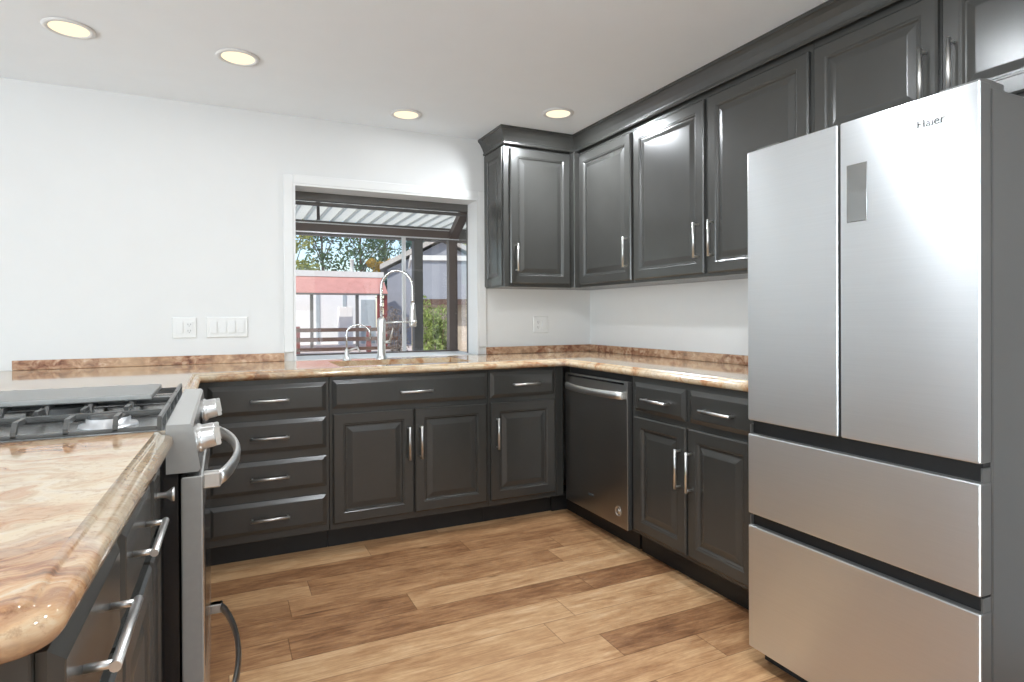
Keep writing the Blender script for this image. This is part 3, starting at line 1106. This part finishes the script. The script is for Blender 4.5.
dl = fdoor('door', 0, FG - .0035, .816, 1.709)
dr = fdoor('door', FG + .0035, FW, .816, 1.709)
d1 = fdoor('freezer_drawer', 0, FW, .505, .771)
d2 = fdoor('freezer_drawer', 0, FW, .058, .466)
for d, zt in ((d1, .771), (d2, .466)):
    b = MB()
    b.box(.004, FW - .004, .030, .046, zt, zt + .034)
    b.box(.002, .006, .008, .046, zt, zt + .030); b.box(FW - .006, FW - .002, .012, .046, zt, zt + .034)
    b.build('grip_recess', 'fridge_side', d)
b = MB(); b.panel(FY + 2.583 + .0, FY + 2.642, 1.424, 1.584, .0005, [(0, 0), (0, .0015), (.0015, .002)])
b.build('display_panel', 'display_glass', dr)
for x in (.06, FW - .06):
    o = MB().prism([(.0, 1.701), (.06, 1.701), (.10, 1.706), (.10, 1.722), (.03, 1.726), (.0, 1.722)], 'x', x - .045, x + .045).build('hinge_cover', 'fridge_side', c)
    o.location = (0, .03, 0)
fc = bpy.data.curves.new('lettering', 'FONT')
fc.body = 'Haier'
fc.size = .030
fc.extrude = .0006
fc.align_x = 'CENTER'
fc.align_y = 'CENTER'
fc.materials.append(M['logo_grey'])
tmp = bpy.data.objects.new('lettering_curve', fc)
COL.objects.link(tmp)
lme = bpy.data.meshes.new_from_object(tmp.evaluated_get(bpy.context.evaluated_depsgraph_get()))
bpy.data.objects.remove(tmp)
lt = bpy.data.objects.new('lettering', lme)
COL.objects.link(lt)
lt.parent = dr
lt.location = (2.806 - 2.224, -.0012, 1.643)
lt.rotation_euler = (PI / 2, 0, 0)

# ------------------------------------------------------------------ recessed lights
def recessed(loc, label):
    c = thing('recessed_light', label, 'light', loc, 0, 'recessed ceiling lights')
    b = MB()
    b.lathe([(.092, -.001), (.090, -.005), (.076, -.008), (.069, -.004), (.069, .0)], (0, 0, 0), (0, 0, 1), 40)
    b.build('trim_ring', 'white_trim', c)
    b = MB()
    b.lathe([(.069, -.0045), (.05, -.003), (0, -.0025)], (0, 0, 0), (0, 0, 1), 40)
    b.build('lens', 'lamp_glow', c)
    return c
LZ = H - .0005
spots = [(-2.955, -.747, 'leftmost recessed light glowing in the ceiling, above the range end of the counter'),
         (-2.335, -.735, 'second recessed light from the left, above the drawer cabinet'),
         (-1.445, -.304, 'recessed light glowing in the ceiling above the kitchen window'),
         (-.657, -.686, 'recessed light glowing in the ceiling beside the corner wall cabinets')]
first = recessed((spots[0][0], spots[0][1], LZ), spots[0][2])
spots += [(-1.45, -2.25, 'added recessed light above the middle of the kitchen floor'),  # four more lights outside the view, added to brighten the kitchen
          (-1.50, -3.00, 'added recessed light above the floor in front of the refrigerator'),
          (-3.00, -2.40, 'added recessed light above the range and peninsula'),
          (-3.00, -4.20, 'added recessed light above the open floor behind the peninsula')]
for x, y, lab in spots[1:]:
    dup(first, (x, y, LZ), lab)
for (x, y, lab), e in zip(spots, (.9, 1.6, .4, 21, 15, 19, 1.0, 8)):
    light('recessed_lamp', 'AREA', (x, y, LZ - .012), (0, 0, 0), e, (.90, .95, 1.0), shape='DISK', size=.13)

# ------------------------------------------------------------------ switch and outlet plates
def plate(name, label, xc, zc, gangs, kinds):
    w = .070 + .046 * (gangs - 1)
    c = thing(name, label, 'switch' if 'switch' in name else 'outlet', (xc, -.001, zc))
    b = MB()
    b.panel(-w / 2, w / 2, -.057, .057, 0, [(0, 0), (0, .003), (.004, .006), (.006, .006)])
    b.build('cover_plate', 'white_plastic', c)
    for i, k in enumerate(kinds):
        x = (i - (gangs - 1) / 2) * .046
        if k == 'rocker':
            b = MB()
            b.panel(x - .0165, x + .0165, -.033, .033, -.006, [(0, 0), (0, .0015), (.001, .002)])
            b.prism([(-.008, -.030), (-.008, .030), (-.0105, .030), (-.0125, -.030)], 'x', x - .015, x + .015)
            b.build('rocker', 'white_trim', c)
        else:
            b = MB()
            b.panel(x - .0165, x + .0165, -.033, .033, -.006, [(0, 0), (0, .0015), (.001, .002)])
            r = b.build('receptacle', 'white_trim', c)
            b = MB()
            for dz in (-.017, .017):
                for dx in (-.006, .006): b.box(x + dx - .001, x + dx + .001, -.0084, -.0079, dz - .003, dz + .005)
                b.lathe([(.002, 0), (.002, .0003), (0, .0003)], (x, -.008, dz - .008), (0, -1, 0), 8)
            b.build('slot', 'gap_black', r)
    return c
plate('wall_outlet', 'white double outlet plate on the back wall, left of the wide switch plate', -2.592, 1.113, 2, ['rocker', 'outlet'])
plate('light_switch', 'wide white four rocker switch plate on the back wall left of the window', -2.382, 1.114, 4, ['rocker'] * 4)
plate('wall_outlet', 'white double outlet plate on the back wall under the corner wall cabinet', -.410, 1.108, 2, ['outlet', 'rocker'])

# ------------------------------------------------------------------ outdoors
GZ = -.25
struct(MB().box(-30, 60, WT + .001, 60, GZ - .2, GZ).build('ground', 'concrete'), 'pale pinkish concrete yard outside the window', 'ground')
# patio cover
c = thing('patio_cover', 'patio cover with translucent ribbed roof panels just outside the window', 'patio cover', (-1.5, 4.0, GZ))
c.location = (0, 0, 0)
b = MB()
za, zb = 2.42, 2.36
def zr(y): return za + (zb - za) * (y - .45) / (4.1 - .45)
px = -5.0
while px < 2.6:
    for (u0, u1, d0, d1) in ((0, .11, 0, 0), (.11, .125, 0, .03), (.125, .145, .03, .03), (.145, .16, .03, 0)):
        b.face([(px + u0, .45, zr(.45) + d0), (px + u1, .45, zr(.45) + d1), (px + u1, 4.15, zr(4.15) + d1), (px + u0, 4.15, zr(4.15) + d0)])
    px += .16
b.build('roof_panel', 'translucent_panel', c)
b = MB()
px = -5.0 + .117
while px < 2.6:
    b.box(px, px + .018, .46, 4.12, zr(2.2) - .016, zr(2.2) - .002) if False else b.prism([(.46, zr(.46) - .014), (4.12, zr(4.12) - .014), (4.12, zr(4.12) - .001), (.46, zr(.46) - .001)], 'x', px, px + .008)
    px += .16
o = b.build('rib', 'fascia_pale', c)
o['kind'] = 'stuff'
MB().box(-5.0, 2.6, 3.95, 4.07, 2.17, zr(4.0) - .016).build('beam', 'patio_post_paint', c)
MB().box(-5.0, 2.6, .36, .449, 2.22, 2.46).build('ledger', 'patio_post_paint', c) if False else None
for x in (-4.4, -.152, 2.4):
    MB().box(x, x + .118, 3.95, 4.07, GZ, 2.169, .004).build('post', 'patio_post_paint', c)

# ranch fence: three rails on posts
c = thing('ranch_fence', 'brown three rail ranch fence across the yard beyond the patio', 'fence', (0, 21, GZ))
for x in (-2.6, .163, 2.905):
    MB().box(x - .07, x + .11, -.07, .07, 0, 1.06, .01).build('post', 'rust_red', c)
for z0, z1 in ((.84, .99), (.46, .62), (.08, .22)):
    MB().box(-3.0, 4.1, -.10, -.071, z0, z1, .004).build('rail', 'fence_brown', c)

# red-roofed shelter
c = thing('shelter', 'open shelter with salmon red roof and thin posts beyond the fence', 'shelter', (0, 24, GZ))
b = MB()
b.prism([(.0, 2.49), (.0, 2.52), (1.0, 3.28), (2.4, 3.28), (2.4, 2.52), (2.3, 2.49)], 'x', -6.0, 4.47)
b.build('roof', 'salmon_roof', c)
MB().box(-6.0, 4.52, .95, 2.5, 3.285, 3.55).build('roof_cap', 'fascia_pale', c)
MB().box(-6.0, 4.40, -.02, .08, 2.42, 2.488).build('fascia', 'patio_post_paint', c)  # dark strip stands in for the shadow line under the roof edge
for x in (-2.8, -.9, 1.05, 3.03):
    MB().box(x, x + .13, .1, .23, 0, 2.42).build('post', 'grey_frame', c)
b = MB(); b.box(4.02, 4.20, .1, .28, 0, 2.42); b.box(4.34, 4.47, .1, .28, 0, 2.42)
for i in range(6): b.box(4.20, 4.34, .15, .2, .3 + i * .38, .38 + i * .38)
b.build('lattice_post', 'rust_red', c)
c = thing('vent_pipe', 'thin pale vent pipe rising above the shelter roof', 'pipe', (3.07, 25.2, 3.3))
b = MB(); b.lathe([(.085, 0.001), (.085, .52), (.11, .53), (.11, .58), (0, .6)], (0, 0, 0), (0, 0, 1), 14); b.build('tube', 'fascia_pale', c)

# white building behind
c = thing('building', 'long white walled building behind the red shelter', 'building', (0, 29, GZ))
MB().box(-12, 5.05, 0, 4, 0, 3.3).build('wall', 'outside_white', c)
for x in (.4, 1.95, 3.3):
    MB().box(x, x + .18, -.03, .0, 0, 3.3).build('wall_batten', 'blue_door', c)
MB().box(4.25, 4.98, -.05, .0, 0, 2.35).build('door', 'blue_door', c)
MB().box(2.9, 3.6, -1.2, -.8, 0, 1.95, .02).build('cabinet_box', 'outside_white', c)

# grey gabled building
c = thing('building', 'grey gabled building with pale shingle roof right of the shelter', 'building', (5.18, 27, GZ), -.26)
b = MB(); b.prism([(0, 0), (0, 3.88), (2.85, 5.36), (5.7, 3.88), (5.7, 0)], 'y', .4, 5.0)
b.build('wall', 'outside_grey', c)
b = MB()
b.prism([(-.36, 3.86), (-.36, 4.11), (2.85, 5.78), (6.06, 4.11), (6.06, 3.86), (2.85, 5.51)], 'y', .0, 5.2)
b.build('roof', 'roof_shingle', c)
# low grey shed, nearer
c = thing('shed', 'blue grey flat roofed shed with pale fascia behind the green bush', 'shed', (2.72, 14, GZ), -.26)
MB().box(0, 4.6, 0, 3.0, 1.95, 3.12).build('wall', 'outside_grey', c)
MB().box(0.05, 4.6, .5, 3.0, 0, 1.95).build('lower_wall', 'straw_dirt', c)
MB().box(-.05, 4.7, -.08, 3.1, 3.12, 3.27).build('fascia', 'fascia_pale', c)
MB().box(-.02, 4.6, -.05, .0, 1.78, 1.95).build('beam', 'fence_brown', c)
for x in (.02, 2.2, 4.4):
    MB().box(x, x + .14, .0, .14, 0, 1.78).build('post', 'fence_brown', c)

# ------------------------------------------------------------------ vegetation
def leaves(b, centre, rad, n, size, squash=1.0):
    cx, cy, cz = centre
    for _ in range(n):
        while True:
            v = Vector((random.uniform(-1, 1), random.uniform(-1, 1), random.uniform(-1, 1)))
            if v.length <= 1: break
        v *= v.length ** -.35 if v.length > .05 else 1
        if v.length > 1: v.normalize()
        p = Vector((cx + v.x * rad[0], cy + v.y * rad[1], cz + v.z * rad[2]))
        a = Vector((random.gauss(0, 1), random.gauss(0, 1), random.gauss(0, 1))).normalized()
        t = a.cross(Vector((random.gauss(0, 1), random.gauss(0, 1), random.gauss(0, 1)))).normalized()
        s = size * random.uniform(.6, 1.3)
        w = s * .42
        q = a.cross(t)
        b.face([p - a * s, p - t * w + q * w * .2, p + a * s, p + t * w + q * w * .2])
def tree(label, x, y, h, crown_r, mat, clumps, n, size, z_lo=.35, name='tree', trunk=.14):
    c = thing(name, label, 'tree', (x, y, GZ))
    b = MB()
    b.tube([(0, 0, 0), (.05, 0, h * .35), (-.05, .05, h * .62), (0, 0, h * .9)], [trunk, trunk * .8, trunk * .5, trunk * .15], 8)
    cl = []
    for k in range(clumps):
        a = 2 * PI * k / clumps + random.uniform(-.4, .4)
        rr = crown_r * random.uniform(.25, .8)
        z = h * random.uniform(z_lo, .95)
        cc = (math.cos(a) * rr, math.sin(a) * rr, z)
        cl.append(cc)
        b.tube([(0, 0, z * .72), (cc[0] * .5, cc[1] * .5, z * .86), cc], [trunk * .3, trunk * .2, trunk * .06], 5)
    b.build('trunk', 'bark', c)
    b = MB()
    for cc in cl:
        leaves(b, cc, (crown_r * .42, crown_r * .42, crown_r * .36), n // clumps, size)
    b.build('crown', mat, c, fix=False)
    return c
tree('yellow green weeping tree at the left edge of the window view', 1.6, 36, 8.6, 1.6, 'leaf_yellow', 16, 1900, .15, .3)
tree('dark green tall tree left of centre, beyond the white building', 4.3, 43, 10.5, 2.1, 'leaf_dark', 18, 1500, .17, .3)
tree('dark green tall tree standing over the vent pipe', 6.0, 37.5, 9.8, 2.1, 'leaf_dark', 20, 1900, .16, .3)
tree('blue green tree just left of the patio post', 9.0, 43, 10.6, 2.2, 'leaf_bluegreen', 18, 1700, .18, .3)
tree('hazy blue green tree to the right of the patio post', 12.9, 49, 10.2, 1.9, 'leaf_bluegreen', 14, 1200, .20, .3)
tree('bright yellow green tree above the blue grey shed', 11.0, 33.5, 8.4, 1.9, 'leaf_yellow', 14, 2800, .18, .25)
tree('low olive orange tree beside the gabled roof', 6.6, 34.6, 5.3, .8, 'leaf_orange', 9, 1000, .12, .6, trunk=.07)
def bush(name, label, x, y, w, d, h, mat, n, size, z0=0.0):
    c = thing(name, label, 'bush', (x, y, GZ + z0))
    b = MB()
    for k in range(9):
        a = 2 * PI * k / 9
        b.tube([(0, 0, 0), (math.cos(a) * w * .25, math.sin(a) * d * .25, h * .45), (math.cos(a) * w * .4, math.sin(a) * d * .4, h * .85)], [.018, .012, .005], 5)
    b.build('stem', 'bark', c)
    b = MB()
    for k in range(16):
        leaves(b, (random.uniform(-.34, .34) * w, random.uniform(-.34, .34) * d, h * random.uniform(.15, .88)), (w * .24, d * .24, h * .17), n // 16, size)
    b.build('foliage', mat, c, fix=False)
bush('bush', 'bright green leafy bush in front of the blue grey shed', 1.85, 9.0, .95, .8, 1.85, 'leaf_bright', 3600, .045)
bush('shrub', 'tangle of bare grey brown shrubs at the foot of the gabled building', 1.93, 12.9, .72, .5, 1.70, 'twig_grey', 1800, .035)
